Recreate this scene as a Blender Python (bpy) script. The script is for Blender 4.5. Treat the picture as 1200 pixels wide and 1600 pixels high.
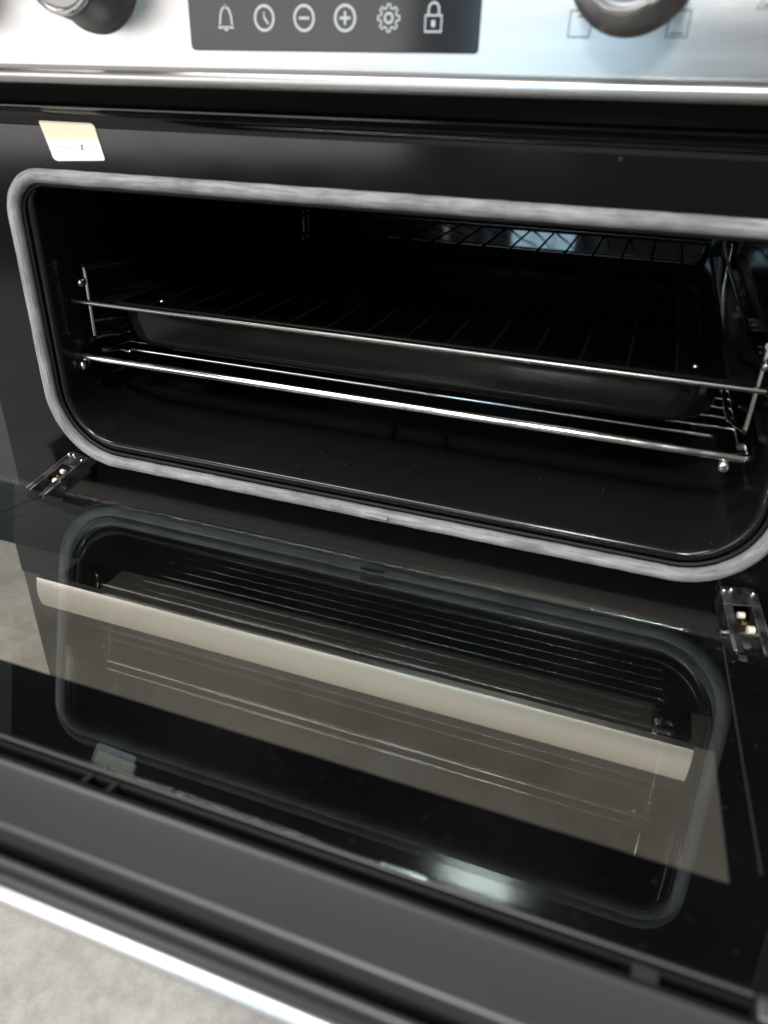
import bpy, bmesh, math, random
from mathutils import Vector, Matrix
random.seed(7)
for o in list(bpy.data.objects): bpy.data.objects.remove(o)
SC = bpy.context.scene
COL = SC.collection
rad = math.radians

# ---------------------------------------------------------------- camera
cam = bpy.data.cameras.new('camera'); camo = bpy.data.objects.new('camera', cam); COL.objects.link(camo)
camo.location = (0.1518, -0.4030, 0.2428)
camo.rotation_euler = (1.0622, -0.0289, 0.3445)
cam.sensor_fit = 'VERTICAL'; cam.sensor_height = 36; cam.sensor_width = 27
cam.lens = 25.92; cam.clip_start = 0.01; cam.clip_end = 60
cam.dof.use_dof = True; cam.dof.focus_distance = 0.56; cam.dof.aperture_fstop = 6.5
SC.camera = camo
# ---------------------------------------------------------------- room light
W = bpy.data.worlds.new('World'); SC.world = W; W.use_nodes = True
bg = W.node_tree.nodes['Background']; bg.inputs[0].default_value = (1.0, 0.95, 0.95, 1); bg.inputs[1].default_value = 0.20
def area(name, loc, aim, sx, sy, power, col):
    l = bpy.data.lights.new(name, 'AREA'); l.shape = 'RECTANGLE'; l.size = sx; l.size_y = sy; l.energy = power; l.color = col
    o = bpy.data.objects.new(name, l); COL.objects.link(o); o.location = loc
    o.rotation_euler = (Vector(aim) - Vector(loc)).to_track_quat('-Z', 'Y').to_euler()
    return o
area('window_light', (-0.46, -3.0, 0.50), (0.03, 0.1, 0.15), 0.30, 0.56, 9, (0.52, 0.81, 1.0))
area('ceiling_lamp', (-0.05, -2.14, 1.84), (0.1, 0, .2), 0.26, 0.26, 58, (0.96, 1.0, 0.99))
area('near_ceiling_lamp', (-0.9, -1.05, 2.3), (0, 0, 0), 1.3, 0.3, 38, (1.0, 0.975, 0.95))
area('open_doorway_light', (-2.2, -3.0, 0.72), (-0.1, 0, 0.2), 2.5, 1.5, 47, (1.0, 0.98, 0.97))
SC.view_settings.view_transform = 'Standard'; SC.view_settings.look = 'None'
SC.view_settings.exposure = 0.0; SC.view_settings.gamma = 1.0

# ---------------------------------------------------------------- materials
def mat(name, base=(.5,.5,.5), rough=.5, metal=0., spec=.5, coat=0., coatr=.03):
    m = bpy.data.materials.new(name); m.use_nodes = True
    b = m.node_tree.nodes['Principled BSDF']
    b.inputs['Base Color'].default_value = (*base, 1); b.inputs['Roughness'].default_value = rough
    b.inputs['Metallic'].default_value = metal; b.inputs['Specular IOR Level'].default_value = spec
    b.inputs['Coat Weight'].default_value = coat; b.inputs['Coat Roughness'].default_value = coatr
    return m
def nd(m, t): return m.node_tree.nodes.new(t)
def lk(m, a, b): m.node_tree.links.new(a, b)
def bs(m): return m.node_tree.nodes['Principled BSDF']
def noise(m, scale, stretch=(1,1,1), detail=4, rough=.55):
    tc = nd(m, 'ShaderNodeTexCoord'); mp = nd(m, 'ShaderNodeMapping'); n = nd(m, 'ShaderNodeTexNoise')
    mp.inputs['Scale'].default_value = stretch; n.inputs['Scale'].default_value = scale
    n.inputs['Detail'].default_value = detail; n.inputs['Roughness'].default_value = rough
    lk(m, tc.outputs['Object'], mp.inputs['Vector']); lk(m, mp.outputs[0], n.inputs['Vector'])
    return n
def bump(m, fac, strength, dist):
    b = nd(m, 'ShaderNodeBump'); b.inputs['Strength'].default_value = strength; b.inputs['Distance'].default_value = dist
    lk(m, fac, b.inputs['Height']); lk(m, b.outputs[0], bs(m).inputs['Normal']); return b
def ramp(m, fac, stops, dest):
    r = nd(m, 'ShaderNodeValToRGB'); e = r.color_ramp.elements
    while len(e) < len(stops): e.new(.5)
    for k, (p, c) in enumerate(stops):
        e[k].position = p; e[k].color = (*c, 1) if len(c) == 3 else c
    lk(m, fac, r.inputs[0]); lk(m, r.outputs[0], dest); return r
def g(v): return (v, v, v)

M = {}
m = M['steel'] = mat('brushed_steel', (.42,.411,.404), .34, 1.)
n = noise(m, 60, (1, 40, 40), 3); bump(m, n.outputs[0], .12, .0004)
n2 = noise(m, 9, (.6, 1, 6), 3); ramp(m, n2.outputs[0], [(.3, g(.29)), (.7, g(.40))], bs(m).inputs['Roughness'])
m = M['steel_plain'] = mat('satin_steel', (.80,.785,.75), .42, 1.)
n = noise(m, 60, (1, 40, 40), 3); bump(m, n.outputs[0], .08, .0003)
m = M['enamel'] = mat('black_enamel', (.006,.006,.007), .09, 0, .5)
n = noise(m, 28, (1,1,1), 3); bump(m, n.outputs[0], .06, .0006)
M['pan'] = mat('pan_enamel', (.0035,.003,.0028), .07, 0, .30)
M['pandull'] = mat('dull_pan_enamel', (.0065,.0055,.0053), .20, 0, .22)  # duller copy of the pan enamel, reflecting less window light
m = M['frame'] = mat('black_frame_enamel', (.0042,.0036,.0038), .13, 0, .33)
n = noise(m, 900, (1,1,1), 2); bump(m, n.outputs[0], .03, .00015)
n = noise(m, 14, (1,1,1), 3); ramp(m, n.outputs[0], [(.35, g(.085)), (.7, g(.14))], bs(m).inputs['Roughness'])
m = M['cavity'] = mat('cavity_enamel', (.0090,.0078,.0082), .16, 0, .40)
n = noise(m, 18, (1,1,1), 3); bump(m, n.outputs[0], .08, .0012)
n2 = noise(m, 260, (1,1,1), 1); ramp(m, n2.outputs[0], [(.74, (.0090,.0078,.0082)), (.78, (.045,.038,.036))], bs(m).inputs['Base Color'])
m = M['chrome'] = mat('chrome_wire', (.74,.72,.69), .12, 1.)
n = noise(m, 70, (1,1,1), 3); ramp(m, n.outputs[0], [(.40, g(.09)), (.75, g(.26))], bs(m).inputs['Roughness'])
m = M['dullchrome'] = mat('heat_stained_chrome', (.20,.19,.18), .26, 1.)
M['blackwire'] = mat('black_coated_wire', (.004,.004,.004), .5, 0, .22)
m = M['zinc'] = mat('zinc_plated_steel', (.24,.24,.235), .30, 1.)
n = noise(m, 120, (1,1,1), 3); ramp(m, n.outputs[0], [(.35, g(.2)), (.75, g(.5))], bs(m).inputs['Roughness'])
m = M['gasket'] = mat('fibreglass_gasket', (.30,.30,.31), .75, 0, .25)
tc = nd(m, 'ShaderNodeTexCoord'); mp = nd(m, 'ShaderNodeMapping'); mp.inputs['Scale'].default_value = (45, 420, 1); lk(m, tc.outputs['UV'], mp.inputs[0])
n = nd(m, 'ShaderNodeTexNoise'); n.inputs['Scale'].default_value = 1; n.inputs['Detail'].default_value = 5; n.inputs['Roughness'].default_value = .65; lk(m, mp.outputs[0], n.inputs[0])
w = nd(m, 'ShaderNodeTexWave'); w.wave_type = 'BANDS'; w.bands_direction = 'DIAGONAL'; w.inputs['Scale'].default_value = 1; w.inputs['Distortion'].default_value = 2.5
mp2 = nd(m, 'ShaderNodeMapping'); mp2.inputs['Scale'].default_value = (170, 500, 1); lk(m, tc.outputs['UV'], mp2.inputs[0]); lk(m, mp2.outputs[0], w.inputs[0])
ramp(m, n.outputs[0], [(.30, (.17,.17,.172)), (.50, (.30,.30,.302)), (.70, (.43,.43,.432))], bs(m).inputs['Base Color'])
ad = nd(m, 'ShaderNodeMath'); ad.operation = 'MULTIPLY_ADD'; ad.inputs[1].default_value = .5; lk(m, w.outputs['Fac'], ad.inputs[0]); lk(m, n.outputs[0], ad.inputs[2])
bump(m, ad.outputs[0], .45, .0006)
n4 = noise(m, 22, (1,1,1), 5, .7); mx = nd(m, 'ShaderNodeMix'); mx.data_type = 'RGBA'; mx.blend_type = 'MULTIPLY'; mx.inputs[0].default_value = 1
r4 = nd(m, 'ShaderNodeValToRGB'); r4.color_ramp.elements[0].position = .36; r4.color_ramp.elements[0].color = (.66,.65,.64,1); r4.color_ramp.elements[1].position = .60
lk(m, n4.outputs[0], r4.inputs[0]); src = bs(m).inputs['Base Color'].links[0].from_socket; lk(m, src, mx.inputs[6]); lk(m, r4.outputs[0], mx.inputs[7]); lk(m, mx.outputs[2], bs(m).inputs['Base Color'])
m = M['display'] = mat('display_glass', (.018,.019,.021), .10, 0, .35)
M['icon'] = mat('display_print', (.46,.475,.49), .5)
M['mark'] = mat('panel_print', (.07,.07,.075), .5)
M['knobdark'] = mat('knob_graphite', (.20,.195,.195), .34, .85)
M['knobring'] = mat('knob_chrome', (.85,.85,.87), .10, 1.)
m = M['trim'] = mat('door_trim_grey', (.070,.068,.069), .38, .3)
n = noise(m, 700, (1,1,1), 2); bump(m, n.outputs[0], .12, .0002)
M['print'] = mat('black_glass_print', (.003,.003,.004), .5, 0, .04)
M['blackplastic'] = mat('black_plastic', (.007,.007,.007), .5, 0, .25)
M['satinblack'] = mat('black_satin', (.010,.0095,.010), .22, 0, .30)  # for the added dark strip on the lower door and the handle posts
M['matteback'] = mat('matte_black_plate', (.003,.003,.003), .7, 0, .06)  # matte black of the added plate that damps reflections
M['nylon'] = mat('white_nylon', (.75,.70,.58), .4)
M['brass'] = mat('brass_pin', (.55,.34,.13), .3, 1.)
M['outersteel'] = mat('folded_steel_edge', (.58,.57,.565), .32, 1.)
m = M['body'] = mat('galvanised_casing', (.35,.36,.36), .45, .9)
# sticker: white paper with faint print, yellowish towards the top
m = M['sticker'] = mat('sticker_paper', (.85,.85,.82), .55)
tc = nd(m, 'ShaderNodeTexCoord'); sp = nd(m, 'ShaderNodeSeparateXYZ'); lk(m, tc.outputs['Object'], sp.inputs[0])
mr = nd(m, 'ShaderNodeMapRange'); mr.inputs[1].default_value = .205; mr.inputs[2].default_value = .2265; lk(m, sp.outputs[2], mr.inputs[0])
ramp(m, mr.outputs[0], [(0, (.88,.88,.88)), (.45, (.88,.88,.87)), (.62, (.84,.77,.56)), (1, (.83,.75,.53))], bs(m).inputs['Base Color'])
M['ink'] = mat('sticker_ink', (.25,.15,.16), .6)
M['inkfaint'] = mat('faint_sticker_ink', (.52,.47,.46), .6)

def glass(name, tint, refl, extra=1.0):
    m = bpy.data.materials.new(name); m.use_nodes = True; nt = m.node_tree
    for x in list(nt.nodes): nt.nodes.remove(x)
    out = nt.nodes.new('ShaderNodeOutputMaterial'); mix = nt.nodes.new('ShaderNodeMixShader')
    tr = nt.nodes.new('ShaderNodeBsdfTransparent'); gl = nt.nodes.new('ShaderNodeBsdfGlossy'); fr = nt.nodes.new('ShaderNodeFresnel')
    fr.inputs[0].default_value = 1.52; tr.inputs[0].default_value = (*tint, 1)
    gl.inputs['Color'].default_value = (*refl, 1); gl.inputs['Roughness'].default_value = .012
    ge = nt.nodes.new('ShaderNodeNewGeometry'); io = nt.nodes.new('ShaderNodeMix'); io.inputs[2].default_value = 1.52; io.inputs[3].default_value = 1/1.52
    nt.links.new(ge.outputs['Backfacing'], io.inputs[0]); nt.links.new(io.outputs[0], fr.inputs[0])
    mu = nt.nodes.new('ShaderNodeMath'); mu.operation = 'ADD'; mu.inputs[1].default_value = extra; mu.use_clamp = True
    nt.links.new(fr.outputs[0], mu.inputs[0]); nt.links.new(mu.outputs[0], mix.inputs[0])
    tc = nt.nodes.new('ShaderNodeTexCoord'); n1 = nt.nodes.new('ShaderNodeTexNoise'); n1.inputs['Scale'].default_value = 9; n1.inputs['Detail'].default_value = 5
    n3 = nt.nodes.new('ShaderNodeTexNoise'); n3.inputs['Scale'].default_value = 420; n3.inputs['Detail'].default_value = 2
    for q in (n1, n3): nt.links.new(tc.outputs['Object'], q.inputs[0])
    a1 = nt.nodes.new('ShaderNodeMapRange'); a1.inputs[1].default_value = .42; a1.inputs[2].default_value = .80; a1.inputs[4].default_value = .006; nt.links.new(n1.outputs[0], a1.inputs[0])
    a2 = nt.nodes.new('ShaderNodeMapRange'); a2.inputs[1].default_value = .70; a2.inputs[2].default_value = .78; a2.inputs[4].default_value = .07; nt.links.new(n3.outputs[0], a2.inputs[0])
    sm = nt.nodes.new('ShaderNodeMath'); nt.links.new(a1.outputs[0], sm.inputs[0]); nt.links.new(a2.outputs[0], sm.inputs[1])
    df = nt.nodes.new('ShaderNodeBsdfDiffuse'); df.inputs[0].default_value = (.5,.5,.5,1); dm = nt.nodes.new('ShaderNodeMixShader')
    nt.links.new(sm.outputs[0], dm.inputs[0]); nt.links.new(tr.outputs[0], dm.inputs[1]); nt.links.new(df.outputs[0], dm.inputs[2]); tr = dm
    nt.links.new(tr.outputs[0], mix.inputs[1]); nt.links.new(gl.outputs[0], mix.inputs[2]); nt.links.new(mix.outputs[0], out.inputs[0])
    return m
M['glass_in'] = glass('inner_door_glass', (.985,.98,.965), (.86,.99,.97), -.010)
M['glass_out'] = glass('outer_door_glass', (.975,.962,.93), (.97,.95,.90), .060)
M['lowerglass'] = mat('lower_door_black_glass', (.014,.013,.011), .09, 0, .9)
M['lowerglass'].node_tree.nodes['Principled BSDF'].inputs['IOR'].default_value = 1.75

m = M['floor'] = mat('concrete', (.4,.39,.37), .75)
n = noise(m, 4.5, (1,1,1), 8, .62)
r1 = ramp(m, n.outputs[0], [(.30, (.46,.43,.385)), (.50, (.62,.595,.55)), (.70, (.74,.71,.66))], bs(m).inputs['Base Color'])
n2 = noise(m, 55, (1,1,1), 6, .7); mx = nd(m, 'ShaderNodeMix'); mx.data_type = 'RGBA'; mx.blend_type = 'MULTIPLY'; mx.inputs[0].default_value = .55
r2 = nd(m, 'ShaderNodeValToRGB'); r2.color_ramp.elements[0].position = .34; r2.color_ramp.elements[0].color = (.60,.58,.56,1); r2.color_ramp.elements[1].position = .60
lk(m, n2.outputs[0], r2.inputs[0]); lk(m, r1.outputs[0], mx.inputs[6]); lk(m, r2.outputs[0], mx.inputs[7]); lk(m, mx.outputs[2], bs(m).inputs['Base Color'])
bump(m, n2.outputs[0], .25, .002)
m = M['wall'] = mat('dark_painted_wall', (.045,.045,.048), .7)
n = noise(m, 6, (1,1,1), 5); bump(m, n.outputs[0], .1, .002)

# ---------------------------------------------------------------- mesh helpers
def link(name, bm, m, parent=None, smooth=40, bevel=0, label=None):
    bmesh.ops.recalc_face_normals(bm, faces=bm.faces)
    me = bpy.data.meshes.new(name); bm.to_mesh(me); bm.free()
    for p in me.polygons: p.use_smooth = True
    me.set_sharp_from_angle(angle=rad(smooth)); me.materials.append(M[m])
    o = bpy.data.objects.new(name, me); COL.objects.link(o)
    if parent: o.parent = parent
    if bevel:
        b = o.modifiers.new('bevel', 'BEVEL'); b.width = bevel; b.segments = 3; b.limit_method = 'ANGLE'; b.angle_limit = rad(35)
    if label: o['label'] = label
    return o
def box(bm, x0, x1, y0, y1, z0, z1, T=None):
    v = [bm.verts.new(T(Vector(c)) if T else c) for c in ((x0,y0,z0),(x1,y0,z0),(x1,y1,z0),(x0,y1,z0),(x0,y0,z1),(x1,y0,z1),(x1,y1,z1),(x0,y1,z1))]
    for f in ((0,3,2,1),(4,5,6,7),(0,1,5,4),(1,2,6,5),(2,3,7,6),(3,0,4,7)): bm.faces.new([v[i] for i in f])
def fillet(pts, r, n=5, closed=False):
    P = [Vector(p) for p in pts]; out = []; N = len(P)
    for i, p in enumerate(P):
        if not closed and i in (0, N-1): out.append(p); continue
        a = (P[i-1]-p); b = (P[(i+1) % N]-p); rr = min(r, a.length*.48, b.length*.48)
        a = p + a.normalized()*rr; b = p + b.normalized()*rr
        for k in range(n+1):
            t = k/n; out.append(a*(1-t)**2 + p*2*t*(1-t) + b*t*t)
    return out
def tube(bm, pts, r, n=10, closed=False, T=None, ry=None, uv=False):
    P = [Vector(p) for p in pts]
    if T: P = [T(p) for p in P]
    N = len(P); up = None; rings = []
    for i, p in enumerate(P):
        if closed: d = (P[(i+1) % N]-P[i-1])
        else: d = P[min(i+1, N-1)]-P[max(i-1, 0)]
        d.normalize()
        if up is None: up = Vector((0,0,1)) if abs(d.z) < .9 else Vector((0,1,0))
        s = d.cross(up).normalized(); up = s.cross(d).normalized()
        rings.append([bm.verts.new(p + s*math.cos(a)*r + up*math.sin(a)*(ry or r)) for a in [2*math.pi*k/n for k in range(n)]])
    for i in range(N if closed else N-1):
        A, B = rings[i], rings[(i+1) % N]
        for k in range(n):
            f = bm.faces.new((A[k], A[(k+1) % n], B[(k+1) % n], B[k]))
            if uv:
                L = bm.loops.layers.uv.verify()
                for lp, c in zip(f.loops, ((i, k), (i, k+1), (i+1, k+1), (i+1, k))): lp[L].uv = (c[0]*.006, c[1]/n*.03)
    if not closed: bm.faces.new(rings[0][::-1]); bm.faces.new(rings[-1])
def prism(bm, prof, x0, x1, closed=True, T=None):
    A = [bm.verts.new(T(Vector((x0, y, z))) if T else (x0, y, z)) for y, z in prof]
    B = [bm.verts.new(T(Vector((x1, y, z))) if T else (x1, y, z)) for y, z in prof]
    n = len(prof)
    for i in range(n if closed else n-1): bm.faces.new((A[i], A[(i+1) % n], B[(i+1) % n], B[i]))
    if closed: bm.faces.new(A[::-1]); bm.faces.new(B)
def rrect(hx, z0, z1, rt, rb, n=10, cx=0):
    "rounded rectangle in X,Z : list of (x,z), counterclockwise from bottom right corner"
    out = []
    for (sx, zc, r, a0) in ((1, z0+rb, rb, -90), (1, z1-rt, rt, 0), (-1, z1-rt, rt, 90), (-1, z0+rb, rb, 180)):
        for k in range(n+1):
            a = rad(a0+90*k/n); out.append((cx+sx*(hx-r)+r*math.cos(a), zc+r*math.sin(a)))
    return out
def loft(bm, loops, cap=False):
    R = [[bm.verts.new(v) for v in L] for L in loops]
    for A, B in zip(R, R[1:]):
        for k in range(len(A)): bm.faces.new((A[k], A[(k+1) % len(A)], B[(k+1) % len(A)], B[k]))
    if cap: bm.faces.new(R[-1])
    return R
def disc(bm, c, r, y, n=24):
    bm.faces.new([bm.verts.new((c[0]+r*math.cos(2*math.pi*k/n), y, c[1]+r*math.sin(2*math.pi*k/n))) for k in range(n)])
def lathe_y(bm, cx, cz, prof, n=56):
    "prof: list of (radius, y), revolved about an axis along Y through (cx,cz)"
    R = [[bm.verts.new((cx+r*math.cos(2*math.pi*k/n), y, cz+r*math.sin(2*math.pi*k/n))) for k in range(n)] for r, y in prof]
    for A, B in zip(R, R[1:]):
        for k in range(n): bm.faces.new((A[k], A[(k+1) % n], B[(k+1) % n], B[k]))
    bm.faces.new(R[0][::-1]); bm.faces.new(R[-1])
def B(): return bmesh.new()
def empty(name, loc, label, cat, group=None):
    o = bpy.data.objects.new(name, None); COL.objects.link(o); o.location = loc; o.empty_display_size = .05
    o['label'] = label; o['category'] = cat
    if group: o['group'] = group
    return o
def finish_parent(root):
    bpy.context.view_layer.update()
    for ch in root.children: ch.matrix_parent_inverse = root.matrix_world.inverted()

# ---------------------------------------------------------------- setting
FZ = -.55
bm = B(); bmesh.ops.create_grid(bm, x_segments=1, y_segments=1, size=6, matrix=Matrix.Translation((0,-3,FZ)))
f = link('floor', bm, 'floor'); f['kind'] = 'structure'
bm = B(); box(bm, -6, 6, .56, .66, FZ+.001, 2.0); wl = link('wall', bm, 'wall'); wl['kind'] = 'structure'

# ---------------------------------------------------------------- the oven
HW = .2965
oven = empty('double_oven', (0, .25, FZ), 'built-in double oven with steel control panel, its upper door hanging open', 'oven')
# casing (top, sides, back and the wall between the two ovens)
bm = B()
box(bm, -.285, -.283, .004, .55, FZ+.03, .385); box(bm, .283, .285, .004, .55, FZ+.03, .385)
box(bm, -.285, .285, .551, .553, FZ+.03, .385); box(bm, -.285, .285, .004, .55, .386, .388); box(bm, -.283, .283, .012, .55, -.046, -.044)
link('casing', bm, 'body', oven)

# gasket & face opening: outer half width .2475, z 0..0.2011
GO = .2475; GH = .2011
ip = rrect(GO-.0095, .0095, GH-.0085, .022, .044, 14)   # hole edge in the sheet, hidden under the gasket
bm = B()
# front frame sheet with hole
zt = .2238
N = len(ip); inner = [bm.verts.new((x, 0, z)) for x, z in ip]
def outer_pt(x, z):
    zc = .1; dx, dz = x, z-zc
    k = min(HW/abs(dx) if abs(dx) > 1e-9 else 1e9, ((zt-zc) if dz > 0 else (zc+.045))/abs(dz) if abs(dz) > 1e-9 else 1e9)
    return (dx*k, 0, zc+dz*k)
ov = [bm.verts.new(outer_pt(x, z)) for x, z in ip]
for k in range(N): bm.faces.new((inner[k], inner[(k+1) % N], ov[(k+1) % N], ov[k]))
for sx, zc in ((1, zt), (-1, zt), (1, -.045), (-1, -.045)):    # corners cut off by the radial mapping
    c = Vector((sx*HW, 0, zc)); best = sorted(range(N), key=lambda k: (ov[k].co-c).length)
    i = best[0]; j = (i+1) % N if (i+1) % N in best[:3] and abs(ov[(i+1)%N].co.x-ov[i].co.x) > 1e-5 and abs(ov[(i+1)%N].co.z-ov[i].co.z) > 1e-5 else (i-1) % N
    if abs(ov[i].co.x-ov[j].co.x) > 1e-6 and abs(ov[i].co.z-ov[j].co.z) > 1e-6:
        bm.faces.new((ov[i], ov[j], bm.verts.new(c)))
link('front_frame', bm, 'frame', oven, 30)
# concave ledge above the frame
prof = [(0, zt)]
for k in range(1, 9):
    a = rad(90*k/8); prof.append((-.0095+.0095*math.cos(a), zt+.0095*math.sin(a)))
prof += [(-.0104, zt+.0096), (-.0112, zt+.0101), (-.0111, zt+.0108), (-.0098, zt+.0112), (.006, zt+.0114), (.008, zt+.0130), (.0085, .262)]
bm = B(); prism(bm, prof, -HW, HW, closed=False); link('frame_ledge', bm, 'frame', oven, 60)
for sx in (-1, 1):
    bm = B(); box(bm, sx*HW-.0008, sx*HW+.0008, .0006, .03, -.045, .245); link('frame_flange', bm, 'frame', oven)

# gasket sweep
def section_loop(inset, y, rt=.030, rb=.054, n=14):
    e = max(0, inset-.0125); et = max(0, inset-.0100)
    return [(x, y, z) for x, z in rrect(GO-.0125-e*.8 if e else GO-inset, inset, GH-inset+et*.93, max(rt-inset+e*.5, .006), max(rb-inset, .01), n)]
def subdiv(L, step=.006):
    out = []
    for i, p in enumerate(L):
        q = Vector(L[(i+1) % len(L)]); p = Vector(p); k = max(1, int((q-p).length/step))
        out += [p.lerp(q, t/k) for t in range(k)]
    return out
bm = B()
path = subdiv(section_loop(.0049, -.0033))
path = [p + Vector((0, random.uniform(-.0002, .0002), random.uniform(-.00012, .00012))) for p in path]
tube(bm, path, .0043, 16, True, ry=.0043, uv=True)
gk = link('door_gasket', bm, 'gasket', oven, 80)
bm = B(); tube(bm, subdiv(section_loop(.0102, -.0004)), .0014, 8, True); link('gasket_bead', bm, 'blackplastic', gk, 80)
# corner join of the rope at the bottom centre
bm = B(); tube(bm, [(.004, -.0088, .0060), (.012, -.0093, .0066), (.020, -.0088, .0058)], .0012, 8); link('gasket_seam', bm, 'gasket', gk, 80)

# cavity shell
CD = .505
bm = B(); LL = []
for ins, y in ((.0125, .0002), (.0142, -.0006), (.0162, -.0009), (.0178, .0000), (.0186, .0018), (.0190, .006), (.0200, .03), (.0205, CD-.02), (.0225, CD-.008), (.0285, CD-.001), (.036, CD)):
    LL.append(section_loop(ins, y))
loft(bm, LL, cap=True); link('oven_cavity', bm, 'cavity', oven, 60)
bm = B(); plate_y0 = [(x, z) for x, z in rrect(.196, .034, .172, .018, .018, 6)]
F = [bm.verts.new((x, CD-.0035, z)) for x, z in plate_y0]; K = [bm.verts.new((x, CD-.0005, z)) for x, z in plate_y0]
bm.faces.new(F)
for k in range(len(F)): bm.faces.new((F[k], F[(k+1) % len(F)], K[(k+1) % len(F)], K[k]))
link('cavity_matte_plate', bm, 'matteback', oven, 30, .0008)  # matte plate added so blue window light is not mirrored in the pan
# pressed runner grooves in the side walls and raised shapes added to draw two glints on the floor
for sx in (-1, 1):
    bm = B()
    for z in (.052, .083):
        tube(bm, fillet([(sx*.2275, .03, z), (sx*.2275, .37, z)], .01), .0022, 8)
    link('wall_rib', bm, 'cavity', oven, 60)
for x in (-.0132, .0281):
    bm = B(); tube(bm, fillet([(x-.004, .106, .0205), (x-.001, .099, .0232), (x+.0025, .088, .0230), (x+.003, .080, .0203)], .004), .0020, 8)
    link('floor_glint', bm, 'frame', oven, 60)
# side racks of bent chrome wire
def wire_rack(sx):
    root_bm = B(); X = sx*.2165; XI = sx*.2085; r = .0016
    tube(root_bm, fillet([(X, .022, .137), (X, .022, .090)], .003), r, 8)
    tube(root_bm, fillet([(X, .386, .136), (X, .386, .080)], .003), r, 8)
    tube(root_bm, fillet([(X, .374, .136), (X, .374, .060)], .003), r, 8)
    tube(root_bm, fillet([(X, .022, .1365), (XI, .044, .1365), (XI, .366, .134), (X, .386, .134)], .008), r, 8)
    tube(root_bm, [(X, .021, .1370), (X*.99, .034, .1372), (XI, .045, .1366)], .0023, 10)
    for z in (.1005, .0885):
        tube(root_bm, fillet([(X, .022, z), (XI, .040, z-.0005), (XI, .368, z-.0005), (X, .386, z)], .008), r*.95, 8)
    o = link('side_rack', root_bm, 'chrome', oven, 70)
    b2 = B(); lathe_y(b2, X, .1275, [(.0005, .0140), (.0018, .0144), (.0024, .0155), (.0024, .0185), (.0005, .0190)], 16)
    link('rack_screw', b2, 'zinc', o, 50)
    return o
for s in (-1, 1): wire_rack(s)

# control panel
bm = B()
prof = [(.0075, .2462), (-.0155, .2456), (-.0172, .2462), (-.0184, .2478), (-.0187, .2495), (-.0184, .2520), (-.0170, .2531), (-.0164, .2537), (-.0170, .2544), (-.0180, .2550), (-.0180, .384), (-.016, .386), (.0075, .386)]
prism(bm, prof, -HW, HW, closed=False)
pnl = link('control_panel', bm, 'steel', oven, 50)
# display
def plate_y(bm, L, y, th):
    F = [bm.verts.new((x, y, z)) for x, z in L]; K = [bm.verts.new((x, y+th, z)) for x, z in L]
    bm.faces.new(F)
    for k in range(len(L)): bm.faces.new((F[k], F[(k+1) % len(L)], K[(k+1) % len(L)], K[k]))
bm = B(); plate_y(bm, rrect((.0583+.0908)/2, .2627, .316, .002, .002, 5, (.0583-.0908)/2), -.0192, .0011)
dsp = link('display_panel', bm, 'display', pnl, 30, .0003)
YI = -.01935
def stroke(bm, pts, w=.0009, closed=False, y=YI):
    P = [Vector((p[0], 0, p[1])) for p in pts]; N = len(P)
    L, R = [], []
    for i, p in enumerate(P):
        if closed: d = P[(i+1) % N]-P[i-1]
        else: d = P[min(i+1, N-1)]-P[max(0, i-1)]
        d.normalize(); q = Vector((-d.z, 0, d.x))*w/2
        L.append(bm.verts.new((p.x+q.x, y, p.z+q.z))); R.append(bm.verts.new((p.x-q.x, y, p.z-q.z)))
    for i in range(N if closed else N-1):
        j = (i+1) % N; bm.faces.new((L[i], L[j], R[j], R[i]))
def circ(cx, cz, r, n=28, a0=0, a1=360): return [(cx+r*math.cos(rad(a0+(a1-a0)*k/n)), cz+r*math.sin(rad(a0+(a1-a0)*k/n))) for k in range(n+(0 if a1-a0 == 360 else 1))]
def icon(kind, cx, cz=.2762):
    bm = B(); w = .0010
    if kind == 'bell':
        stroke(bm, [(cx-.0045,cz-.0038),(cx-.0033,cz-.0022),(cx-.0029,cz+.0012),(cx-.0018,cz+.0038),(cx,cz+.0047),(cx+.0018,cz+.0038),(cx+.0029,cz+.0012),(cx+.0033,cz-.0022),(cx+.0045,cz-.0038)], w, True)
        stroke(bm, circ(cx, cz-.0036, .0013, 8, 180, 359.9), .0008); stroke(bm, [(cx, cz+.0044), (cx, cz+.0056)], .0009)
    elif kind in ('clock', 'minus', 'plus'):
        stroke(bm, circ(cx, cz, .0050), .0012, True)
        if kind == 'clock': stroke(bm, [(cx-.0001, cz+.0004), (cx+.0021, cz-.0024)], .0010); stroke(bm, [(cx-.0001, cz+.0004), (cx-.0001, cz+.0026)], .0006)
        if kind != 'clock': stroke(bm, [(cx-.0027, cz), (cx+.0027, cz)], .0011)
        if kind == 'plus': stroke(bm, [(cx, cz-.0027), (cx, cz+.0027)], .0011, y=YI-.00004)
    elif kind == 'gear':
        pts = []
        for k in range(8):
            a = 45*k
            for da, r in ((-13, .0040), (-9, .0053), (9, .0053), (13, .0040)): pts.append((cx+r*math.cos(rad(a+da)), cz+r*math.sin(rad(a+da))))
        stroke(bm, pts, .0008, True); stroke(bm, circ(cx, cz, .0019, 16), .0010, True)
    else:
        stroke(bm, [(cx-.0038,cz-.0052),(cx+.0038,cz-.0052),(cx+.0038,cz+.0010),(cx-.0038,cz+.0010)], .0010, True)
        stroke(bm, [(cx-.0024,cz+.0012),(cx-.0024,cz+.0034)]+circ(cx, cz+.0034, .0024, 10, 180, 0)+[(cx+.0024,cz+.0012)], .0009)
        stroke(bm, [(cx, cz-.0034), (cx, cz-.0008)], .0018)
    return link(kind+'_icon', bm, 'icon', dsp)
for k, x in (('bell', -.0698), ('clock', -.0486), ('minus', -.0274), ('plus', -.0063), ('gear', .0154), ('lock', .0369)): icon(k, x)
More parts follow.
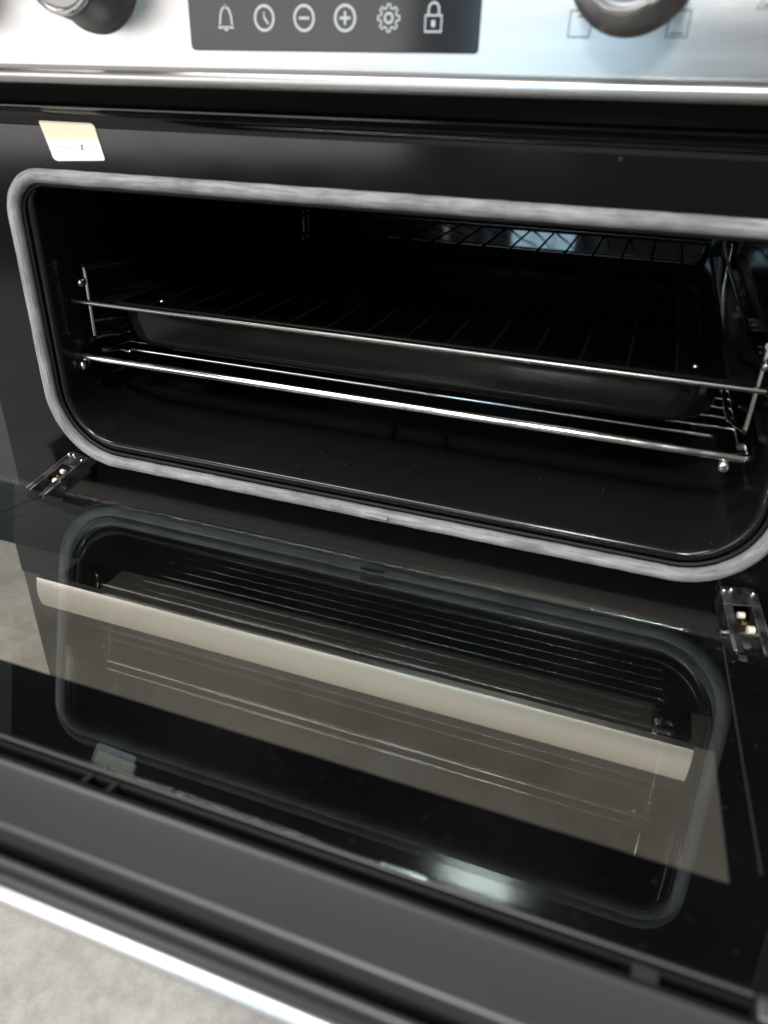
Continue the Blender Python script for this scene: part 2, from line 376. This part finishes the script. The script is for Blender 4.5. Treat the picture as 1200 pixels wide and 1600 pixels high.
# printed marks round the knobs
YP = -.01815
bm = B(); stroke(bm, [(.0978,.2694),(.1066,.2694),(.1072,.2789),(.0978,.2789)], .0007, True, YP); stroke(bm, [(.1010,.2768),(.1038,.2768)], .0006, y=YP); link('grill_symbol', bm, 'mark', pnl)
bm = B(); stroke(bm, [(.1383,.2695),(.1466,.2695),(.1466,.2789),(.1383,.2789)], .0007, True, YP); stroke(bm, [(.1398,.2708),(.1452,.2708)], .0006, y=YP); link('base_heat_symbol', bm, 'mark', pnl)
bm = B(); stroke(bm, [(.1712,.2794),(.1795,.2794),(.1753,.2860)], .0007, True, YP); stroke(bm, [(.1735,.2806),(.1772,.2806)], .0006, y=YP); link('triangle_symbol', bm, 'mark', pnl)

# knobs
def knob(cx):
    cz = .2955; bm = B()
    lathe_y(bm, cx, cz, [(.0264, -.0181), (.0263, -.0196), (.0252, -.0210), (.0236, -.0240), (.0212, -.040), (.0205, -.0430)], 64)
    k = link('knob', bm, 'knobdark', oven, 35)
    bm = B(); lathe_y(bm, cx, cz, [(.0201, -.0431), (.0206, -.0440), (.0206, -.0452), (.0199, -.0466), (.0188, -.0468), (.0183, -.0461), (.0182, -.0446)], 64)
    link('knob_ring', bm, 'knobring', k, 60)
    bm = B(); lathe_y(bm, cx, cz, [(.0181, -.0448), (.0178, -.0452), (.0150, -.0440), (.0132, -.0438), (.0122, -.0452), (.0110, -.0456), (.002, -.0450), (.0004, -.0450)], 64)
    link('knob_cap', bm, 'knobdark', k, 35)
    bm = B(); box(bm, cx-.0009, cx+.0009, -.0472, -.0450, cz+.003, cz+.0165); link('knob_pointer', bm, 'knobring', k, 35, .0002)
for x in (-.2455, -.1455, .1215): knob(x)

# sticker
bm = B(); T0 = [(-.2135,.2262),(-.1755,.2266)]
L = []
for (cx, cz, r, a0) in ((-.2035+.0, .2090, .0040, 180), (-.1700, .2080, .0012, 270), (-.1763, .2225, .0040, 0), (-.2118, .2256, .0010, 90)):
    for k in range(7):
        a = rad(a0+90*k/6); L.append((cx+r*math.cos(a), cz+r*math.sin(a)))
plate_y(bm, L, -.0006, .0004)
st = link('sticker', bm, 'sticker', oven, 30, label='small white sticker with faint print on the black frame')
bm = B(); x = -.2010
for k in range(9):
    if k != 5:
        h = .0016; stroke(bm, [(x, .2122), (x, .2122+h)], .0004, y=-.00075); stroke(bm, [(x+.0009, .2122), (x+.0009, .2122+h*(.5+.5*random.random()))], .0004, y=-.00075)
    x += .0032
link('sticker_print', bm, 'inkfaint', st)
bm = B(); stroke(bm, [(-.1842, .2118), (-.1842, .2148)], .0007, y=-.00078); stroke(bm, [(-.1842, .2133), (-.1828, .2148)], .0005, y=-.00082); stroke(bm, [(-.1842, .2133), (-.1828, .2118)], .0005, y=-.00082)
link('sticker_letter', bm, 'ink', st)

# small vent screw spots in frame
for (x, z) in ((.1274, .2216),):
    bm = B(); lathe_y(bm, x, z, [(.0012, -.0001), (.0012, -.0006), (.0004, -.0008)], 12); link('frame_rivet', bm, 'blackplastic', oven)

# ---------------------------------------------------------------- upper door (open), built in door coordinates: X, d (negative towards its free edge), t (up, out of the inner face)
TH = -.1482; O = Vector((0, 0, -.0154)); E = Vector((0, math.cos(TH), math.sin(TH))); NN = Vector((0, -math.sin(TH), math.cos(TH)))
def D(v): return O + Vector((v[0], 0, 0)) + E*v[1] + NN*v[2]
TB = -.040
bm = B()
# side rails and hinge side rail of the door frame
box(bm, -.2925, -.280, -.290, -.034, TB+.005, -.0046, D); box(bm, .280, .2925, -.290, -.034, TB+.005, -.0046, D); box(bm, -.2795, .2795, -.042, -.034, TB+.005, -.0046, D); box(bm, -.2795, .2795, -.2572, -.2420, TB+.005, -.0046, D)
door = link('upper_door', bm, 'blackplastic', oven, 30, .001, label='upper oven door folded open, seen through its glass')
bm = B(); box(bm, -HW+.002, HW-.002, -.2565, -.0290, -.0040, 0, D); link('inner_glass', bm, 'glass_in', door, 30, .0012)
bm = B(); box(bm, -HW, HW, -.2850, -.034, TB, TB+.004, D); link('outer_glass', bm, 'glass_out', door, 30)
# black print: on the underside of the inner pane
def pframe(bm, x0, x1, d0, d1, X0, X1, D0, D1, t):
    box(bm, X0, X1, D0, d0, t-.0002, t, D); box(bm, X0, X1, d1, D1, t-.0002, t, D)
    box(bm, X0, x0, d0, d1, t-.0002, t, D); box(bm, x1, X1, d0, d1, t-.0002, t, D)
bm = B(); pframe(bm, -.216, .216, -.2130, -.1118, -HW+.004, HW-.004, -.2555, -.031, -.0042); link('glass_print', bm, 'print', door, 30)
# thin sealing line round the window just outside the print edge
for x in (-.2255, .2255):
    bm = B(); tube(bm, [(x, -.045, .0003), (x, -.209, .0002)], .0003, 6, T=D); link('seal_strip', bm, 'trim', door)
# end trim: channel, grey moulding, slot, bead and folded steel edge
bm = B()
prism(bm, [(-.2575,-.0105), (-.2575,-.0350), (-.2850,-.0350), (-.3050,-.012), (-.3080,-.0110), (-.3010,-.010), (-.3010,-.0125), (-.2930,-.0125), (-.2930,-.010), (-.2640,-.0105)], -.290, .290, T=D)
link('trim_channel', bm, 'blackplastic', door, 30)
bm = B()
def arc(c, r, a0, a1, n=5): return [(c[0]+r*math.cos(rad(a0+(a1-a0)*k/n)), c[1]+r*math.sin(rad(a0+(a1-a0)*k/n))) for k in range(n+1)]
prof = [(-.2640,-.0100), (-.2642,-.0022), (-.2648,-.0014), (-.2668,-.0008), (-.2676,.0000), (-.2684,.0003), (-.2692,-.0001), (-.2702,-.0007), (-.2885,-.0020)] + arc((-.2895,-.0040), .0020, 90, 180) + [(-.2915,-.0100)]
prism(bm, prof, -.291, .291, T=D); link('end_trim', bm, 'trim', door, 45)
bm = B()
prism(bm, [(-.2572,-.0100), (-.2572,-.0035), (-.2639,-.0026), (-.2639,-.0100)], .1850, .1925, T=D)
link('trim_bridge', bm, 'trim', door, 30, .0005)
bm = B(); tube(bm, [(-.285, -.2572, -.0008), (.2180, -.2572, -.0008)], .0008, 8, T=D); link('glass_edge_highlight', bm, 'trim', door, 60)  # grey bead added to draw the highlight along the glass edge
for x0, x1 in ((.2185, .291), (-.291, -.2185)):
    bm = B(); prism(bm, [(-.2575,-.0200), (-.2575,.0012), (-.2600,.0016), (-.2641,-.0012), (-.2641,-.0200)], x0, x1, T=D)
    link('corner_block', bm, 'trim', door, 30, .0008)
for x in (-.0115, -.0005):
    bm = B(); prism(bm, [(-.2568,-.0095), (-.2568,-.0040), (-.2627,-.0030), (-.2627,-.0095)], x, x+.0014, T=D)
    link('trim_clip', bm, 'trim', door, 30)
bm = B()
prof = [(-.3005,-.0100)] + arc((-.3020,-.0030), .0015, 0, 180) + [(-.3036,-.0065), (-.3085,-.0085)]
prism(bm, prof, -.292, .292, T=D); link('trim_lip', bm, 'trim', door, 45)
bm = B()
prof = [(-.3088,-.0075), (-.3086,-.0030)] + arc((-.3106,-.0028), .0018, 0, 140, 8) + [(-.3132,-.0035), (-.3133,-.0052), (-.3122,-.0068), (-.2880,TB-.0005), (-.2860,TB-.0005), (-.3086,-.0100)]
prism(bm, prof, -HW, HW, T=D); link('steel_edge', bm, 'outersteel', door, 45)
# door handle on the far (outer) side
def handle(name, parent, T, y0, z0, dy, h=.026, hw=.229):
    bm = B(); prism(bm, [(y0, z0), (y0-dy*.36, z0), (y0-dy*.36, z0-h), (y0, z0-h)], -hw, hw, T=T)
    hb = link(name, bm, 'steel_plain', parent, 30, .002)
    for s in (-1, 1):
        bm = B(); box(bm, s*hw*.93-.009, s*hw*.93+.009, y0, y0+dy*.64, z0-h*.8, z0-h*.2, T)
        link('handle_post', bm, 'steel_plain', hb, 30, .001)
    return hb
def U(v): return D((v[0], v[2], v[1]))
bm = B(); box(bm, -.229, .229, -.262, -.236, TB-.040, TB-.028, D); hb = link('handle', bm, 'steel_plain', door, 30, .002)
for s in (-1, 1):
    bm = B(); box(bm, s*.213-.009, s*.213+.009, -.257, -.241, TB-.0278, TB-.0003, D); link('handle_post', bm, 'steel_plain', hb, 30)

# hinges: zinc plated arm, folded bracket, pins
def hinge(sx):
    c = sx*.2335
    bm = B()
    a = Vector((sx*.2295 if sx > 0 else -.2240, .004, .0010)); b = Vector((.2395 if sx > 0 else -.2340, -.036, -.0132))
    def H(v):   # v = (x offset, along arm, normal)
        ax = (b-a).normalized(); rt = ax.cross(Vector((0,0,1))).normalized(); nn = rt.cross(ax).normalized()
        if rt.x < 0: rt = -rt
        if nn.z < 0: nn = -nn
        return a + rt*v[0]*.86 + ax*v[1] + nn*v[2]
    # U channel
    box(bm, -.0125, -.0112, .010, .050, -.004, .0065, H); box(bm, .0112, .0125, .010, .050, -.004, .0065, H)
    box(bm, -.0112, .0112, .006, .019, .0052, .0064, H)
    box(bm, -.0112, -.0060, .019, .050, .0052, .0064, H); box(bm, .0060, .0112, .019, .050, .0052, .0064, H)
    hg = link('hinge', bm, 'zinc', oven, 30, .0005)
    bm = B(); box(bm, -.0105, -.0080, -.008, .050, -.002, .004, H); box(bm, .0075, .0105, -.008, .050, -.002, .004, H); box(bm, -.0080, .0075, -.006, -.002, -.001, .003, H)
    link('hinge_arm', bm, 'zinc', hg, 30, .0004)
    bm = B()
    for (x, l) in ((-.0095, .010), (-.0045, .009), (.009, .011)):
        bmesh.ops.create_uvsphere(bm, u_segments=12, v_segments=8, radius=.0014, matrix=Matrix.Translation(H((x, l, .0068))))
    link('hinge_rivet', bm, 'knobring', hg, 80)
    bm = B(); tube(bm, [H((-.016*1, .034, .000)), H((.016, .034, .000))], .0018, 10); link('hinge_pin', bm, 'zinc', hg, 60)
    bm = B()
    for (x, l, r) in ((-.0008, .0240, .0019), (.0030, .0335, .0023)):
        tube(bm, [H((x-.0022, l, .0035)), H((x+.0022, l, .0035))], r, 12)
    link('hinge_roller', bm, 'nylon', hg, 50, .0003)
    bm = B(); tube(bm, [H((-.002, .029, .003)), H((.0015, .029, .003))], .0014, 10); link('hinge_bush', bm, 'brass', hg, 50)
    bm = B(); box(bm, -sx*.0126 - .0006, -sx*.0126 + .0006, .012, .034, .006, .0085, H); link('hinge_tab', bm, 'zinc', hg, 30, .0003)
    return hg
for s in (-1, 1): hinge(s)

# ---------------------------------------------------------------- lower oven: closed door with its handle and an added dark strip
bm = B(); box(bm, -HW, HW, -.0175, -.002, FZ+.075, -.0615)
ld = link('lower_door', bm, 'lowerglass', oven, 30, .0015, label='closed lower oven door of dark glass')
bm = B(); box(bm, -HW+.0005, HW-.0005, -.0185, -.0170, -.1075, -.0620); link('dark_reflection_strip', bm, 'satinblack', ld, 30)  # dark strip added in place of the handle's dim reflection in the glass
bm = B()
prof = [(-.0540,-.0732), (-.0602,-.0724)] + [(-.0320-.0310*math.cos(rad(a)), -.0850+.0310*math.sin(rad(a))) for a in (23,21,17,12,6,0,-6,-12,-17,-21,-23)] + [(-.0602,-.0976), (-.0540,-.0970)]
prism(bm, prof, -.2345, .2245)
hh = link('handle', bm, 'steel_plain', ld, 50)
for s in (-1, 1):
    bm = B(); box(bm, s*.214-.010, s*.214+.010, -.0499, -.0178, -.0935, -.0745); link('handle_post', bm, 'satinblack', hh, 30, .001)
bm = B(); box(bm, -HW+.01, HW-.01, .01, .03, FZ+.0, FZ+.0745); link('plinth', bm, 'blackplastic', oven, 30)
finish_parent(oven)

# ---------------------------------------------------------------- things inside the oven
tray = empty('grill_pan', (0, .2, .085), 'black enamel grill pan on the upper runners of the open oven', 'pan')
bm = B(); LL = []
def trl(hx, y0, y1, z, r, n=8):
    out = []
    for (sx, yc, a0) in ((1, y0+r, -90), (1, y1-r, 0), (-1, y1-r, 90), (-1, y0+r, 180)):
        for k in range(n+1):
            a = rad(a0+90*k/n); out.append((sx*(hx-r)+r*math.cos(a), yc+r*math.sin(a), z))
    return out
Y0, Y1 = .0195, .492
for ins, z, r in ((.0012, .1118, .020), (.0, .1126, .020), (.0003, .1138, .020), (.0015, .1143, .020), (.0035, .1138, .020), (.009, .1126, .022), (.0105, .1110, .024), (.0112, .1060, .026), (.0130, .0905, .027), (.0150, .0862, .028), (.0195, .0848, .03), (.06, .0847, .03)):
    LL.append(trl(.2235-ins*(1.9 if ins > .01 else 1), Y0+ins*.6, Y1-ins, z, r))
R = loft(bm, LL, cap=True)
for v in bm.verts:          # the back edge of the pan is lower: an upright wall stands on it
    if v.co.y > .462: v.co.z = .0847 + (v.co.z-.0847)*(1-.55*min(1, (v.co.y-.462)/.02))
bmesh.ops.recalc_face_normals(bm, faces=bm.faces)
tb = link('pan_body', bm, 'pandull', tray, 50)
so = tb.modifiers.new('solid', 'SOLIDIFY'); so.thickness = .0009; so.offset = 0
# upright back wall of the pan with a rolled wire edge above and below
bm = B(); R = []
for yy, zz in ((.4850, .0985), (.4888, .0990), (.4900, .1000), (.49009, .1008), (.4902, .1018), (.49205, .1185), (.49217, .1196), (.49228, .1205), (.4929, .1214), (.4940, .1216)):
    R.append([bm.verts.new((x, yy + .00009*math.sin(x*170), zz)) for x in [-.204+.408*k/60 for k in range(61)]])
for a_, b_ in zip(R, R[1:]):
    for k in range(60): bm.faces.new((a_[k], a_[k+1], b_[k+1], b_[k]))
bwl = link('pan_back_wall', bm, 'pan', tray, 60); so = bwl.modifiers.new('solid', 'SOLIDIFY'); so.thickness = .0008; so.offset = 0
for yy, zz in ((.4921, .1216), (.4846, .0994)):
    bm = B(); tube(bm, [(-.203, yy, zz), (.203, yy, zz)], .0009, 8); link('pan_edge_wire', bm, 'dullchrome', tray, 60)
# rolled front rim
bm = B(); tube(bm, [(-.2285, .0185, .1136), (.2205, .0185, .1136)], .0017, 8); link('pan_rim', bm, 'dullchrome', tray, 60)
finish_parent(tray)

tr = empty('grill_trivet', (0, .2, .13), 'wire grill trivet with bars running front to back inside the black pan', 'trivet')
zt2 = .1116
bm = B(); tube(bm, fillet([(-.203, .034, zt2), (-.203, .4895, .1196), (.203, .4895, .1196), (.203, .034, zt2)], .010), .0014, 8, True)
link('trivet_frame', bm, 'blackwire', tr, 60)
bar = None
for k in range(14):
    x = -.1768+.0271*k
    if bar is None:
        bm = B(); tube(bm, [(0, .0345, zt2+.0004), (0, .4890, .1198)], .00115, 7)
        bar = link('bar', bm, 'blackwire', tr, 60); bar.location.x = x
    else:
        b2 = bar.copy(); COL.objects.link(b2); b2.location.x = x
for x, y, z in ((-.1690, .0400, .1150), (.1850, .0440, .1150)):  # two small chrome beads near the front of the trivet
    bm = B(); bmesh.ops.create_uvsphere(bm, u_segments=12, v_segments=8, radius=.0020, matrix=Matrix.Translation((x, y, z)))
    link('trivet_bead', bm, 'chrome', tr, 80)
finish_parent(tr)

sh = empty('wire_shelf', (0, .2, .075), 'chrome wire oven shelf with a thick bright front rail, below the grill pan', 'shelf')
bm = B(); tube(bm, fillet([(-.2320, .030, .0795), (-.2345, .0185, .0750), (-.2325, .0165, .0748), (.2200, .0165, .0748), (.2225, .020, .0755), (.2215, .034, .0775)], .003), .0027, 12)
link('front_rail', bm, 'chrome', sh, 60)
for s in (-1, 1):
    bm = B(); tube(bm, fillet([(s*.2175, .030, .0765), (s*.2175, .378, .0765)], .004), .0022, 8)
    link('side_rail', bm, 'chrome', sh, 60)
bm = B(); tube(bm, fillet([(-.2170, .030, .0760), (-.2125, .043, .0745), (-.2060, .046, .0720), (-.2040, .0440, .0752), (.2030, .0440, .0752), (.2060, .050, .070)], .003), .0013, 8)
link('cross_wire', bm, 'chrome', sh, 60)
w0 = None
for k in range(17):
    y = .062+.0186*k
    if w0 is None:
        bm = B(); tube(bm, [(-.2160, 0, .0748), (.2160, 0, .0748)], .0012, 7); w0 = link('wire', bm, 'chrome', sh, 60); w0.location.y = y
    else:
        b2 = w0.copy(); COL.objects.link(b2); b2.location.y = y
for x, z in ((-.2262, .0680), (.2098, .0690)):
    bm = B(); lathe_y(bm, x, z, [(.0004, .0128), (.0016, .0126), (.0030, .0132), (.0034, .0145), (.0034, .0200)], 18)
    link('shelf_stud', bm, 'chrome', sh, 50)
finish_parent(sh)
